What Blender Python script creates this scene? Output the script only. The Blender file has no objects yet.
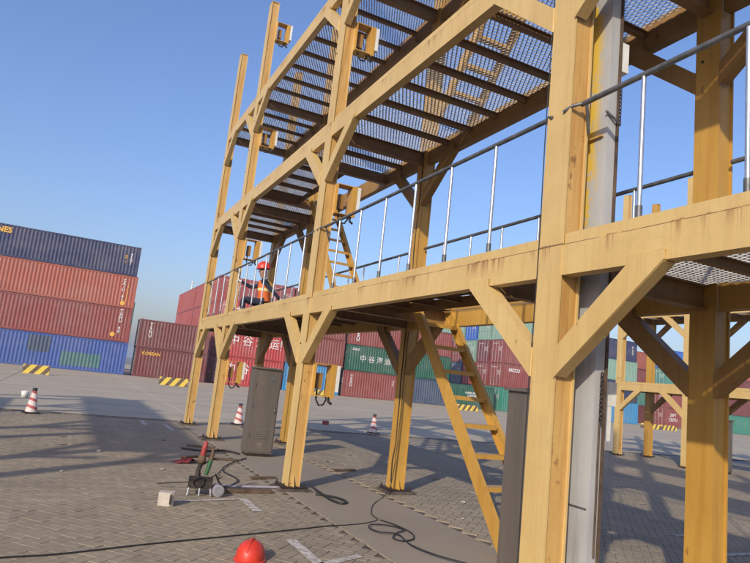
import bpy, bmesh, math, random
from math import radians as R, sin, cos, pi
from mathutils import Vector, Matrix
random.seed(7)
S = bpy.context.scene
COL = S.collection

# ------------------------------------------------------------------ camera
CAM_H = 1.6
yaw, pitch, roll = R(25.46), R(9.287), R(6.2256)
fwd = Vector((sin(yaw)*cos(pitch), cos(yaw)*cos(pitch), sin(pitch)))
rgt = Vector((cos(yaw), -sin(yaw), 0)); up = rgt.cross(fwd)
r2 = cos(roll)*rgt + sin(roll)*up; u2 = -sin(roll)*rgt + cos(roll)*up
cd = bpy.data.cameras.new('camera'); cam = bpy.data.objects.new('camera', cd); COL.objects.link(cam)
m = Matrix((r2, u2, -fwd)).transposed().to_4x4(); m.translation = Vector((0, 0, CAM_H)); cam.matrix_world = m
cd.sensor_width = 36; cd.lens = 36*618.09/750; cd.clip_end = 6000; cd.clip_start = .05
S.camera = cam

# ------------------------------------------------------------------ light
SUN_AZ = 42.0      # shadows fall along this angle from +X
SUN_EL = 26.0
w = bpy.data.worlds.new('World'); S.world = w; w.use_nodes = True
nt = w.node_tree; nt.nodes.clear()
sky = nt.nodes.new('ShaderNodeTexSky'); sky.sky_type = 'NISHITA'; sky.sun_disc = False
sky.sun_elevation = R(SUN_EL)
sd = Vector((-cos(R(SUN_AZ))*cos(R(SUN_EL)), -sin(R(SUN_AZ))*cos(R(SUN_EL)), sin(R(SUN_EL))))
sky.sun_rotation = math.atan2(sd.x, sd.y)
sky.altitude = 0; sky.air_density = 1.5; sky.dust_density = 2.0; sky.ozone_density = 6.5
bg = nt.nodes.new('ShaderNodeBackground'); bg.inputs[1].default_value = .15
wo = nt.nodes.new('ShaderNodeOutputWorld')
wb = nt.nodes.new('ShaderNodeMix'); wb.data_type = 'RGBA'; wb.blend_type = 'MULTIPLY'; wb.inputs[0].default_value = 1
wb.inputs[7].default_value = (1.02, .93, 1.07, 1)          # even white balance of the whole sky
nt.links.new(sky.outputs[0], wb.inputs[6]); nt.links.new(wb.outputs[2], bg.inputs[0]); nt.links.new(bg.outputs[0], wo.inputs[0])
sl = bpy.data.lights.new('sun', 'SUN'); sl.energy = 3.3; sl.angle = R(.9); sl.color = (1, .90, .73)
so = bpy.data.objects.new('sun', sl); COL.objects.link(so)
so.rotation_euler = (-sd).to_track_quat('-Z', 'Y').to_euler(); so.location = sd*60
S.view_settings.view_transform = 'Standard'; S.view_settings.look = 'None'
S.view_settings.exposure = 0.28; S.view_settings.gamma = 1; S.view_settings.use_curve_mapping = False

# ------------------------------------------------------------------ materials
class NT:
    def __init__(s, name):
        s.m = bpy.data.materials.new(name); s.m.use_nodes = True
        s.t = s.m.node_tree; s.b = s.t.nodes['Principled BSDF']
    def n(s, typ, **k):
        x = s.t.nodes.new('ShaderNode'+typ)
        for a, v in k.items(): setattr(x, a, v)
        return x
    def l(s, a, b): s.t.links.new(a, b)
    def pos(s, scale=(1, 1, 1)):
        g = s.n('NewGeometry'); mp = s.n('Mapping'); mp.inputs['Scale'].default_value = scale
        s.l(g.outputs['Position'], mp.inputs[0]); return mp.outputs[0]
    def noise(s, scale, detail=4, rough=.6, vec=None, dist=0):
        x = s.n('TexNoise'); x.inputs['Scale'].default_value = scale; x.inputs['Detail'].default_value = detail
        x.inputs['Roughness'].default_value = rough; x.inputs['Distortion'].default_value = dist
        if vec is not None: s.l(vec, x.inputs['Vector'])
        return x.outputs['Fac']
    def ramp(s, f, a, b, ca=(0, 0, 0, 1), cb=(1, 1, 1, 1)):
        x = s.n('ValToRGB'); e = x.color_ramp.elements
        e[0].position = a; e[0].color = ca; e[1].position = b; e[1].color = cb
        s.l(f, x.inputs[0]); return x.outputs[0]
    def mix(s, f, a, b, mode='MIX'):
        x = s.n('Mix', data_type='RGBA', blend_type=mode)
        for i, v in ((0, f), (6, a), (7, b)):
            if isinstance(v, (int, float)): x.inputs[i].default_value = v
            elif isinstance(v, tuple): x.inputs[i].default_value = v if len(v) == 4 else v+(1,)
            else: s.l(v, x.inputs[i])
        return x.outputs[2]
    def math(s, op, a, b=0, c=0):
        x = s.n('Math', operation=op)
        for i, v in enumerate((a, b, c)):
            if isinstance(v, (int, float)): x.inputs[i].default_value = v
            else: s.l(v, x.inputs[i])
        return x.outputs[0]
    def col(s, c):
        if isinstance(c, tuple): s.b.inputs['Base Color'].default_value = c if len(c) == 4 else c+(1,)
        else: s.l(c, s.b.inputs['Base Color'])
    def rough(s, v):
        if isinstance(v, (int, float)): s.b.inputs['Roughness'].default_value = v
        else: s.l(v, s.b.inputs['Roughness'])
    def bump(s, h, strength=.3, dist=.01):
        x = s.n('Bump'); x.inputs['Strength'].default_value = strength; x.inputs['Distance'].default_value = dist
        s.l(h, x.inputs['Height']); s.l(x.outputs[0], s.b.inputs['Normal'])

def paint(name, c, c2, rust=.62, streak=.5, rough=.5, runs=False):
    k = NT(name)
    big = k.ramp(k.noise(1.3, 5, .65, k.pos((1, 1, .6))), .35, .7)
    base = k.mix(big, c, c2)
    st = k.ramp(k.noise(9, 4, .6, k.pos((1.6, 1.6, .09))), .5, .72)
    base = k.mix(k.math('MULTIPLY', st, streak), base, (c[0]*.62, c[1]*.46, c[2]*.30))
    gr = k.ramp(k.noise(26, 6, .75, k.pos()), .35, .8)
    base = k.mix(k.math('MULTIPLY', gr, .22), base, (c[0]*.55, c[1]*.5, c[2]*.5))
    ru = k.ramp(k.noise(5.5, 8, .72, k.pos((1.2, 1.2, .7))), rust, rust+.06)
    base = k.mix(k.math('MULTIPLY', ru, .85), base, (.16, .06, .02))
    if runs:      # rust runs bleeding down from the toe board joint of each deck
        g = k.n('NewGeometry'); sx = k.n('SeparateXYZ'); k.l(g.outputs['Position'], sx.inputs[0])
        spot = k.ramp(k.noise(2.2, 4, .55, k.pos((1, 1, 0))), .53, .57)
        fine = k.ramp(k.noise(34, 3, .6, k.pos((1, 1, .04))), .44, .58)
        tot = None
        for zl in (2.735, 5.475, 8.075):
            mr = k.n('MapRange'); k.l(sx.outputs[2], mr.inputs[0]); mr.inputs[1].default_value = zl-.22; mr.inputs[2].default_value = zl-.01
            up_ = k.math('LESS_THAN', sx.outputs[2], zl+.006)
            v = k.math('MULTIPLY', k.math('POWER', mr.outputs[0], 2.2), up_)
            tot = v if tot is None else k.math('MAXIMUM', tot, v)
        f = k.math('MULTIPLY', k.math('MULTIPLY', spot, fine), tot)
        base = k.mix(k.math('MULTIPLY', f, .95), base, (.24, .085, .022))
        chip = k.ramp(k.noise(17, 9, .8, k.pos((1, 1, .8))), .635, .66)
        gate = k.ramp(k.noise(1.9, 3, .5, k.pos()), .55, .70)
        base = k.mix(k.math('MULTIPLY', k.math('MULTIPLY', chip, gate), .8), base, (.17, .075, .03))
        grime = k.ramp(k.noise(14, 5, .7, k.pos((1.2, 1.2, .05))), .50, .78)
        base = k.mix(k.math('MULTIPLY', grime, .20), base, (.30, .19, .085))
        blot = k.ramp(k.noise(3.4, 7, .72, k.pos((1, .5, 1))), .48, .70)
        base = k.mix(k.math('MULTIPLY', blot, .30), base, (.42, .285, .115))
        gate2 = k.ramp(k.noise(1.6, 5, .7, k.pos((1, 1, 0))), .42, .50)
        for zl in (2.727, 5.467, 8.067):
            d = k.math('ABSOLUTE', k.math('SUBTRACT', sx.outputs[2], zl))
            seam = k.math('MULTIPLY', k.math('LESS_THAN', d, .006), gate2)
            base = k.mix(k.math('MULTIPLY', seam, .85), base, (.13, .065, .028))
    k.col(base); k.rough(rough)
    k.bump(k.noise(40, 4, .6, k.pos()), .12, .004)
    return k.m
def plain(name, c, rough=.6, metal=0, var=.18, scale=14, bump=.1):
    k = NT(name)
    f = k.ramp(k.noise(scale, 5, .65, k.pos()), .3, .75)
    k.col(k.mix(k.math('MULTIPLY', f, 1.0), c, tuple(x*(1-var*2) for x in c)))
    k.rough(rough); k.b.inputs['Metallic'].default_value = metal
    if bump: k.bump(k.noise(scale*3, 3, .6, k.pos()), bump, .004)
    return k.m

M = {}
M['cream'] = paint('faded_yellow_paint', (.63, .448, .182), (.55, .372, .130), .655, .26, .46, True)
M['amber'] = paint('amber_yellow_paint', (.53, .305, .060), (.45, .245, .042), .665, .45)
M['web'] = paint('weathered_orange_paint', (.58, .37, .12), (.48, .26, .07), .60, .9)
M['under'] = paint('shade_toned_amber_paint', (.34, .19, .048), (.26, .135, .034), .62, .6)  # amber darkened in its colour to paint in the shade on rear members
M['joist'] = paint('shade_browned_paint', (.30, .170, .058), (.21, .112, .036), .60, .6)  # yellow steel browned so the shade beneath the decks is in the colour
M['galv'] = plain('galvanised_steel', (.62, .63, .64), .35, .75, .15, 20)
M['pipe'] = plain('dull_steel_pipe', (.20, .20, .20), .5, .5, .3, 12)
M['mesh'] = plain('galvanised_mesh', (.60, .57, .53), .55, .0, .3, 9, 0)
M['plate'] = plain('rusty_deck_plate', (.13, .085, .055), .8, .1, .4, 6)
M['black'] = plain('black_rubber', (.018, .017, .017), .6, 0, .2)
M['bolt'] = plain('dark_bolt', (.06, .04, .03), .6, .4, .3)
M['white'] = plain('white_plastic', (.74, .72, .66), .5, 0, .1)
M['red'] = plain('red_plastic', (.62, .03, .02), .35, 0, .06, 8, .03)
M['hatred'] = plain('orange_red_shell', (.66, .045, .020), .42, 0, .14, 22, .04)
M['coral'] = plain('faded_red_plastic', (.36, .05, .04), .6, 0, .3)
M['green'] = plain('green_plastic', (.03, .13, .04), .6, 0, .3)
M['iron'] = plain('oily_iron', (.07, .055, .045), .55, .5, .4)
M['wood'] = plain('weathered_wood', (.16, .10, .06), .85, 0, .4, 7)
M['stone'] = plain('pale_cast_stone', (.56, .49, .40), .9, 0, .2, 10, .4)
M['concrete'] = plain('rough_concrete', (.26, .21, .165), .9, 0, .35, 5, .5)
M['lilac'] = plain('grey_lilac_pvc', (.36, .33, .38), .5, 0, .15)
M['grout'] = plain('dirty_grout', (.135, .10, .075), .95, 0, .4, 6, .6)
M['line'] = None

def k_cabinet():
    k = NT('brown_grey_cabinet_steel')
    st = k.noise(7, 5, .6, k.pos((1, 1, .08)))
    base = k.mix(k.ramp(st, .3, .75), (.185, .155, .128), (.125, .104, .085))
    k.col(base); k.rough(.48); k.b.inputs['Metallic'].default_value = .35
    k.bump(k.noise(18, 3, .5, k.pos((1, 1, .3))), .08, .004); return k.m
M['cabinet'] = k_cabinet()
def k_duct():
    k = NT('grey_galvanised_duct')
    base = k.mix(k.ramp(k.noise(4, 5, .6, k.pos((1, 1, .3))), .3, .75), (.42, .42, .41), (.32, .32, .315))
    st = k.ramp(k.noise(10, 4, .6, k.pos((1.5, 1.5, .12))), .56, .75)
    base = k.mix(k.math('MULTIPLY', st, .45), base, (.20, .15, .11))
    # flaked remains of yellow overspray along the column side
    sx = k.n('SeparateXYZ'); g = k.n('NewGeometry'); k.l(g.outputs['Position'], sx.inputs[0])
    edge = k.ramp(sx.outputs[1], 0, 1); edge = k.n('MapRange'); k.l(sx.outputs[1], edge.inputs[0])
    edge.inputs[1].default_value = 3.31; edge.inputs[2].default_value = 3.40
    hi = k.n('MapRange'); k.l(sx.outputs[2], hi.inputs[0]); hi.inputs[1].default_value = 2.6; hi.inputs[2].default_value = 3.0
    fl = k.ramp(k.noise(7, 7, .75, k.pos((1, 1, .6))), .47, .50)
    f = k.math('MULTIPLY', k.math('MULTIPLY', fl, edge.outputs[0]), hi.outputs[0])
    base = k.mix(f, base, (.60, .40, .05))
    k.col(base); k.rough(.62); k.b.inputs['Metallic'].default_value = 0
    k.bump(k.noise(30, 4, .6, k.pos()), .12, .004); return k.m
M['duct'] = k_duct()

def k_hazard():
    k = NT('yellow_black_stripes')
    tc = k.n('TexCoord'); sx = k.n('SeparateXYZ'); k.l(tc.outputs['Object'], sx.inputs[0])
    v = k.math('ADD', sx.outputs[0], k.math('MULTIPLY', sx.outputs[2], -.8))
    f = k.math('FRACT', k.math('MULTIPLY', v, 1.65))
    c = k.mix(k.ramp(f, .52, .54), (.70, .50, .05), (.10, .06, .04))
    c = k.mix(k.math('MULTIPLY', k.ramp(k.noise(9, 6, .7, k.pos()), .45, .7), .55), c, (.35, .30, .22))
    k.col(c); k.rough(.85); return k.m
M['hazard'] = k_hazard()
def k_cone():
    k = NT('cone_stripes')
    tc = k.n('TexCoord'); sx = k.n('SeparateXYZ'); k.l(tc.outputs['Object'], sx.inputs[0])
    f = k.math('FRACT', k.math('MULTIPLY', k.math('ADD', sx.outputs[2], k.math('MULTIPLY', sx.outputs[0], .35)), 5.6))
    k.col(k.mix(k.ramp(f, .60, .64), (.66, .56, .52), (.42, .10, .085))); k.rough(.6); return k.m
M['cone'] = k_cone()
def k_vest():
    k = NT('orange_vest_cloth')
    tc = k.n('TexCoord'); sx = k.n('SeparateXYZ'); k.l(tc.outputs['Object'], sx.inputs[0])
    z = sx.outputs[2]
    f = k.math('MULTIPLY', k.math('GREATER_THAN', z, .58), k.math('LESS_THAN', z, .64))
    k.col(k.mix(f, (.62, .13, .025), (.68, .58, .25))); k.rough(.8); return k.m
M['vest'] = k_vest()
M['navy_cloth'] = plain('navy_work_cloth', (.025, .03, .06), .9, 0, .25, 25)
M['skin'] = plain('skin', (.34, .17, .11), .6, 0, .1)

def container_paint(name, c):
    k = NT(name)
    f = k.ramp(k.noise(.9, 5, .65, k.pos((1, 1, .7))), .3, .75)
    b = k.mix(f, c, tuple(x*.78+.012 for x in c))
    st = k.ramp(k.noise(5, 5, .65, k.pos((1, 1, .12))), .56, .78)
    b = k.mix(k.math('MULTIPLY', st, .35), b, tuple(x*.5+.03 for x in c))
    ru = k.ramp(k.noise(1.7, 9, .75, k.pos()), .61, .70)
    b = k.mix(k.math('MULTIPLY', ru, .65), b, (.12, .055, .035))
    fade = k.ramp(k.noise(.45, 5, .7, k.pos((1, 1, 1.6))), .42, .75)
    b = k.mix(k.math('MULTIPLY', fade, .22), b, (.30, .26, .24))
    k.col(b); k.rough(.55); return k.m
CP = dict(
    navy=(.020, .028, .088), orange=(.36, .092, .052), brick=(.25, .056, .044), maroon=(.165, .040, .034),
    blue=(.045, .095, .31), red=(.43, .040, .036), pink=(.34, .070, .060), green=(.014, .098, .058),
    mint=(.22, .37, .28), teal=(.09, .27, .22), sky=(.045, .24, .46), royal=(.02, .12, .50), steel=(.055, .08, .13),
    jade=(.04, .22, .15), rust=(.22, .054, .04), plum=(.18, .042, .044), patchg=(.06, .16, .16))
for n_, c_ in CP.items(): M['c_'+n_] = container_paint('container_paint_'+n_, c_)
M['frame_dark'] = plain('dark_gap_rubber', (.03, .025, .025), .8)
M['text_white'] = plain('white_lettering', (.75, .72, .68), .6, 0, .1, 5, 0)
M['text_yellow'] = plain('yellow_lettering', (.78, .42, .06), .6, 0, .1, 5, 0)

# ground materials
def k_paver():
    k = NT('paver_concrete')
    g = k.n('NewGeometry'); o = k.n('ObjectInfo')
    r = k.math('FRACT', k.math('ADD', g.outputs['Random Per Island'], o.outputs['Random']))
    c = k.mix(r, (.352, .280, .186), (.292, .230, .152))
    big = k.ramp(k.noise(.55, 6, .7, k.pos()), .36, .68)
    c = k.mix(k.math('MULTIPLY', big, .68), c, (.195, .155, .105))
    dust = k.ramp(k.noise(1.7, 7, .7, k.pos((1, .6, 1))), .50, .72)
    c = k.mix(k.math('MULTIPLY', dust, .55), c, (.42, .345, .235))
    fine = k.ramp(k.noise(60, 5, .75, k.pos()), .3, .8)
    c = k.mix(k.math('MULTIPLY', fine, .35), c, (.17, .135, .105))
    oil = k.ramp(k.noise(1.05, 5, .6, k.pos((1, 1, 1))), .66, .74)
    c = k.mix(k.math('MULTIPLY', oil, .6), c, (.07, .06, .055))
    k.col(c); k.rough(.88); k.bump(k.noise(90, 5, .7, k.pos()), .35, .004); return k.m
M['paver'] = k_paver()
def k_sand():
    k = NT('joint_dirt'); c = k.mix(k.ramp(k.noise(.8, 6, .75, k.pos()), .46, .70), (.060, .046, .034), (.23, .182, .125))
    k.col(c); k.rough(.95); return k.m
M['sand'] = k_sand()
def k_smooth(name, a, b, tyre=True):
    k = NT(name)
    c = k.mix(k.ramp(k.noise(.35, 7, .7, k.pos()), .3, .72), a, b)
    if tyre:
        t = k.ramp(k.noise(1.0, 5, .6, k.pos((.05, .55, 1))), .48, .70)
        c = k.mix(k.math('MULTIPLY', t, .45), c, tuple(x*.55 for x in b))
    c = k.mix(k.math('MULTIPLY', k.ramp(k.noise(22, 6, .75, k.pos()), .35, .8), .3), c, tuple(x*.5 for x in b))
    sp = k.ramp(k.noise(2.2, 7, .7, k.pos()), .64, .72)
    c = k.mix(k.math('MULTIPLY', sp, .5), c, tuple(x*.45 for x in b))
    k.col(c); k.rough(.85); k.bump(k.noise(50, 5, .7, k.pos()), .3, .004); return k.m
M['lane'] = k_smooth('lane_concrete', (.49, .405, .285), (.385, .318, .222))
M['strip'] = k_smooth('strip_concrete', (.34, .275, .198), (.245, .197, .142), False)
M['ground'] = k_smooth('yard_ground', (.25, .22, .19), (.20, .175, .15))
def k_line():
    k = NT('worn_white_line')
    f = k.ramp(k.noise(14, 7, .75, k.pos()), .42, .56)
    k.col(k.mix(f, (.27, .225, .18), (.56, .51, .44))); k.rough(.85); return k.m
M['line'] = k_line()

# ------------------------------------------------------------------ mesh helpers
class MB:
    def __init__(s): s.v = []; s.f = []; s.sm = []
    def add(s, vs, fs, smooth=False):
        o = len(s.v); s.v += [tuple(x) for x in vs]
        s.f += [tuple(i+o for i in f) for f in fs]; s.sm += [smooth]*len(fs); return s
    def box(s, x0, x1, y0, y1, z0, z1):
        return s.add([(x, y, z) for z in (z0, z1) for y in (y0, y1) for x in (x0, x1)],
            [(0, 2, 3, 1), (4, 5, 7, 6), (0, 1, 5, 4), (2, 6, 7, 3), (0, 4, 6, 2), (1, 3, 7, 5)])
    def bar(s, p, q, w, h, upv=(0, 0, 1)):
        p, q = Vector(p), Vector(q); d = (q-p).normalized(); a = d.cross(Vector(upv))
        if a.length < 1e-4: a = d.cross(Vector((1, 0, 0)))
        a.normalize(); b = a.cross(d).normalized()
        vs = [c+a*i*w/2+b*j*h/2 for c in (p, q) for i, j in ((-1, -1), (1, -1), (1, 1), (-1, 1))]
        return s.add(vs, [(3, 2, 1, 0), (4, 5, 6, 7), (0, 1, 5, 4), (1, 2, 6, 5), (2, 3, 7, 6), (3, 0, 4, 7)])
    def prism_x(s, yz, x0, x1):          # polygon in the YZ plane, extruded along X
        n = len(yz); vs = [(x0, y, z) for y, z in yz]+[(x1, y, z) for y, z in yz]
        return s.add(vs, [tuple(range(n)), tuple(range(2*n-1, n-1, -1))]+[(i, i+n, (i+1) % n+n, (i+1) % n) for i in range(n)])
    def prism_z(s, xy, z0, z1):
        n = len(xy); vs = [(x, y, z0) for x, y in xy]+[(x, y, z1) for x, y in xy]
        return s.add(vs, [tuple(range(n-1, -1, -1)), tuple(range(n, 2*n))]+[(i, (i+1) % n, (i+1) % n+n, i+n) for i in range(n)])
    def tube(s, pts, r, n=8, caps=True):
        pts = [Vector(p) for p in pts]; rs = r if isinstance(r, (list, tuple)) else [r]*len(pts)
        d0 = (pts[1]-pts[0]).normalized(); a = d0.cross(Vector((0, 0, 1)))
        if a.length < 1e-3: a = d0.cross(Vector((1, 0, 0)))
        a.normalize(); vs = []
        for i, p in enumerate(pts):
            d = (pts[min(i+1, len(pts)-1)]-pts[max(i-1, 0)]).normalized()
            a = (a-d*a.dot(d))
            if a.length < 1e-5: a = d.orthogonal()
            a.normalize(); b = d.cross(a)
            vs += [p+(a*cos(t)+b*sin(t))*rs[i] for t in (2*pi*j/n for j in range(n))]
        fs = [(i*n+j, i*n+(j+1) % n, (i+1)*n+(j+1) % n, (i+1)*n+j) for i in range(len(pts)-1) for j in range(n)]
        s.add(vs, fs, True)
        if caps:
            s.add(vs[:n], [tuple(range(n-1, -1, -1))]); s.add(vs[-n:], [tuple(range(n))])
        return s
    def lathe(s, prof, c=(0, 0, 0), n=20, sx=1, sy=1):
        vs = [(c[0]+r*cos(2*pi*j/n)*sx, c[1]+r*sin(2*pi*j/n)*sy, c[2]+z) for r, z in prof for j in range(n)]
        fs = [(i*n+j, i*n+(j+1) % n, (i+1)*n+(j+1) % n, (i+1)*n+j) for i in range(len(prof)-1) for j in range(n)]
        return s.add(vs, fs, True)
    def mesh(s, name, mat):
        me = bpy.data.meshes.new(name); me.from_pydata(s.v, [], s.f)
        me.polygons.foreach_set('use_smooth', s.sm)
        if mat: me.materials.append(M[mat] if isinstance(mat, str) else mat)
        me.update(); return me
    def build(s, name, mat, parent=None, loc=(0, 0, 0), rot=(0, 0, 0)):
        return place(s.mesh(name, mat), name, parent, loc, rot)
def place(me, name, parent=None, loc=(0, 0, 0), rot=(0, 0, 0), scale=None):
    o = bpy.data.objects.new(name, me); COL.objects.link(o); o.location = loc; o.rotation_euler = rot
    if scale: o.scale = scale
    if parent: o.parent = parent
    return o
def thing(name, label, cat, loc=(0, 0, 0), rz=0, group=None):
    o = bpy.data.objects.new(name, None); COL.objects.link(o); o.location = loc; o.rotation_euler = (0, 0, rz)
    o.empty_display_size = .2
    return tag(o, label, cat, group)
def tag(o, label, cat, group=None):
    o['label'] = label; o['category'] = cat
    if group: o['group'] = group
    return o
def structure(o): o['kind'] = 'structure'; return o
def stuff(o): o['kind'] = 'stuff'; return o
TXT = {}
def text_mesh(s, mat, size, vertical=False, bold=.0):
    key = (s, mat, size, vertical)
    if key in TXT: return TXT[key]
    cu = bpy.data.curves.new('txt', 'FONT'); cu.body = s if not vertical else '\n'.join(s)
    cu.size = size; cu.align_x = 'CENTER'; cu.align_y = 'CENTER'; cu.extrude = .003; cu.offset = bold
    if vertical: cu.space_line = .82
    cu.resolution_u = 2
    o = bpy.data.objects.new('txt', cu); COL.objects.link(o)
    dg = bpy.context.evaluated_depsgraph_get()
    me = bpy.data.meshes.new_from_object(o.evaluated_get(dg)); me.name = 'lettering'
    bpy.data.objects.remove(o); me.materials.clear(); me.materials.append(M[mat])
    TXT[key] = me; return me

# ------------------------------------------------------------------ ground
structure(MB().add([(-3000, -3000, -.05), (3000, -3000, -.05), (3000, 3000, -.05), (-3000, 3000, -.05)], [(0, 1, 2, 3)]).build('ground', 'ground'))
# concrete lane between the paving and the container stacks, cast in slabs
lane = structure(MB().box(-160, 240, 17.95, 130, -.3, -.012).build('lane_base', 'frame_dark'))
lane.name = 'lane'
i = 0
def slab_mesh(w_, d_):
    b = .012
    return MB().add([(0, 0, -.1), (w_, 0, -.1), (w_, d_, -.1), (0, d_, -.1), (0, 0, -b), (w_, 0, -b), (w_, d_, -b), (0, d_, -b),
                     (b, b, 0), (w_-b, b, 0), (w_-b, d_-b, 0), (b, d_-b, 0)],
        [(0, 1, 5, 4), (1, 2, 6, 5), (2, 3, 7, 6), (3, 0, 4, 7), (4, 5, 9, 8), (5, 6, 10, 9), (6, 7, 11, 10), (7, 4, 8, 11), (8, 9, 10, 11)]).mesh('slab', 'lane')
sm = slab_mesh(5.985, 4.985)
for ix in range(-5, 16):
    for iy in range(0, 8):
        place(sm, 'slab', lane, (ix*6.0-2.3, 18.2+iy*5.0, random.uniform(-.003, .002)))
MB().box(-160, 240, 58.3, 130, -.1, -.004).build('far_slab', 'lane', lane)
MB().box(-160, -32.4, 18.2, 58.2, -.1, -.004).build('far_slab', 'lane', lane)
MB().box(93.8, 240, 18.2, 58.2, -.1, -.004).build('far_slab', 'lane', lane)
# block paving on either side of the cable strip
paving = structure(MB().add([(-9, -8, -.011), (24.5, -8, -.011), (24.5, 17.8, -.011), (-9, 17.8, -.011)], [(0, 1, 2, 3)]).build('block_paving', 'sand'))
structure(MB().box(-9, 24.5, 17.8, 17.95, -.12, .004).build('kerb_edge', 'concrete'))
def strip_slab(y0, y1): return MB().box(3.0, 4.42, y0+.008, y1-.008, -.1, random.uniform(.002, .006))
strip = structure(MB().box(3.0, 4.42, -8, 17.78, -.2, -.02).build('cable_strip', 'sand'))
y = -8.0
while y < 17.4:
    y1 = min(y+2.9, 17.78); strip_slab(y, y1).build('slab', 'strip', strip); y = y1
# pavers: 45 degree herringbone of 200 x 100 blocks
Lp, Wp = .2, .1
def paver_geo(a, b2):
    c = .0022; h = -.0025
    top = [(c, c, 0), (a-c, c, 0), (a-c, b2-c, 0), (c, b2-c, 0)]
    mid = [(0, 0, h), (a, 0, h), (a, b2, h), (0, b2, h)]
    low = [(0, 0, -.03), (a, 0, -.03), (a, b2, -.03), (0, b2, -.03)]
    fs = [(0, 1, 2, 3)]
    for o in (0, 4):
        fs += [(o+j, o+4+j, o+4+(j+1) % 4, o+(j+1) % 4) for j in range(4)]
    return [(x-a/2, y_-b2/2, z) for x, y_, z in top+mid+low], fs
PG = {45: paver_geo(.1965, .097), 135: paver_geo(.1915, .097)}
spots = []
rot45 = Matrix.Rotation(R(45), 2)
N = 260
def in_paving(x, y_):
    return (-8.6 < x < 2.93 or 4.50 < x < 24.0) and -2 < y_ < 17.7
for a in range(-N, N):
    for b_ in range(-N, N):
        # herringbone cell: block along u at row b shifted by b, block along v beside it
        u0 = a*.4-b_*.1; v0 = b_*.1
        for (cu, cv, ang) in ((u0+.1, v0+.05, 0), (u0+.25, v0+.10, 90)):
            q = rot45 @ Vector((cu, cv)); X, Y = q.x+6, q.y+6
            if not in_paving(X, Y): continue
            # in or near the view
            d = math.hypot(X, Y); an = math.degrees(math.atan2(X, Y))
            if d < 2.4 or not (-24 < an < 78): continue
            if d > 31: continue
            spots.append((X, Y, ang+45, d, an))
def screen(X, Y):
    v = Vector((X, Y, -CAM_H)); z = v.dot(fwd); return 375+618.09*v.dot(r2)/z, 281.5-618.09*v.dot(u2)/z
vis = []
for k_, s_ in enumerate(spots):
    if s_[3] < 9:
        sx_, sy_ = screen(s_[0], s_[1])
        if 4 < sx_ < 746 and sy_ < 563 and not (515 < sx_ < 600): vis.append((s_[3], k_))
vis.sort(); near = set(k_ for _, k_ in vis[:300])
pms = {k_: MB().add(*v_).mesh('paver', 'paver') for k_, v_ in PG.items()}
big = MB()
for k_, (X, Y, ang, d, an) in enumerate(spots):
    if random.random() < .004 and k_ not in near: continue
    PV, PF = PG[ang]
    ra = R(ang+random.gauss(0, .7)); tz = random.gauss(0, .0007); ta, tb = random.gauss(0, .002), random.gauss(0, .003)
    X += random.gauss(0, .0012); Y += random.gauss(0, .0012)
    if k_ in near:
        place(pms[ang], 'paver', paving, (X, Y, tz), (tb, ta, ra))
    else:
        c_, s_ = cos(ra), sin(ra)
        o = len(big.v)
        big.v += [(X+x*c_-y_*s_, Y+x*s_+y_*c_, z+tz+x*ta+y_*tb) for x, y_, z in PV]
        big.f += [tuple(i_+o for i_ in f) for f in PF]
big.sm = [False]*len(big.f)
stuff(big.build('paver_field', 'paver', paving))

# painted bay lines
def paint_line(pts, w_, name='bay_line'):
    b = MB()
    for (x0, y0), (x1, y1) in zip(pts, pts[1:]):
        d = Vector((x1-x0, y1-y0)).normalized(); n_ = Vector((-d.y, d.x))*w_/2; d = d*w_/2
        b.add([(x0-n_.x, y0-n_.y, .0065), (x1-n_.x, y1-n_.y, .0065), (x1+n_.x, y1+n_.y, .0065), (x0+n_.x, y0+n_.y, .0065)], [(3, 2, 1, 0)][::-1] if False else [(0, 1, 2, 3)])
    return structure(b.build(name, 'line'))
paint_line([(2.26, 7.90), (2.26, 7.2)], .11)
paint_line([(2.26, 6.02), (2.26, 5.1)], .11)
paint_line([(2.20, 7.86), (1.15, 7.62)], .07)
paint_line([(2.75, 5.45), (1.9, 5.05)], .09)
paint_line([(6.3, 8.1), (6.3, 8.75)], .09); paint_line([(6.05, 7.6), (6.3, 7.2)], .07)
paint_line([(7.15, 5.15), (8.6, 5.15)], .10); paint_line([(7.7, 6.05), (8.7, 5.9)], .07)
paint_line([(2.5, 16.6), (2.5, 15.2)], .12); paint_line([(2.0, 17.3), (2.0, 16.2)], .12)
for k_ in range(5): paint_line([(8.9+k_*.05, 14.9+k_*.42), (9.9+k_*.05, 14.95+k_*.42)], .13)

# ------------------------------------------------------------------ the rack
def mesh_panel(w_, l_, SW=.054, LW=.10):
    b = MB(); ns = int(w_/(SW/2)); nl = int(l_/(LW/2)); t = .0011
    for k_ in range(ns+1):
        x0 = k_*SW/2
        vs = []
        for j in range(nl+1):
            x = min(max(x0+(1 if (j+k_) % 2 else -1)*SW/4*.92, 0), w_); yy = j*LW/2
            vs += [(x-.0075-t, yy, -.0075+t), (x-.0075+t, yy, -.0075-t), (x+.0075+t, yy, .0075-t), (x+.0075-t, yy, .0075+t)]
        fs = [(4*j+i_, 4*j+(i_+1) % 4, 4*j+4+(i_+1) % 4, 4*j+4+i_) for j in range(nl) for i_ in range(4)]
        b.add(vs, fs)
    return b.mesh('expanded_mesh', 'mesh')
PANEL_W, PANEL_L = 1.60, 1.25
PANEL = mesh_panel(PANEL_W, PANEL_L)
CW = .12   # half column width along the rack
CD = .19   # column depth across the rack
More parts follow.
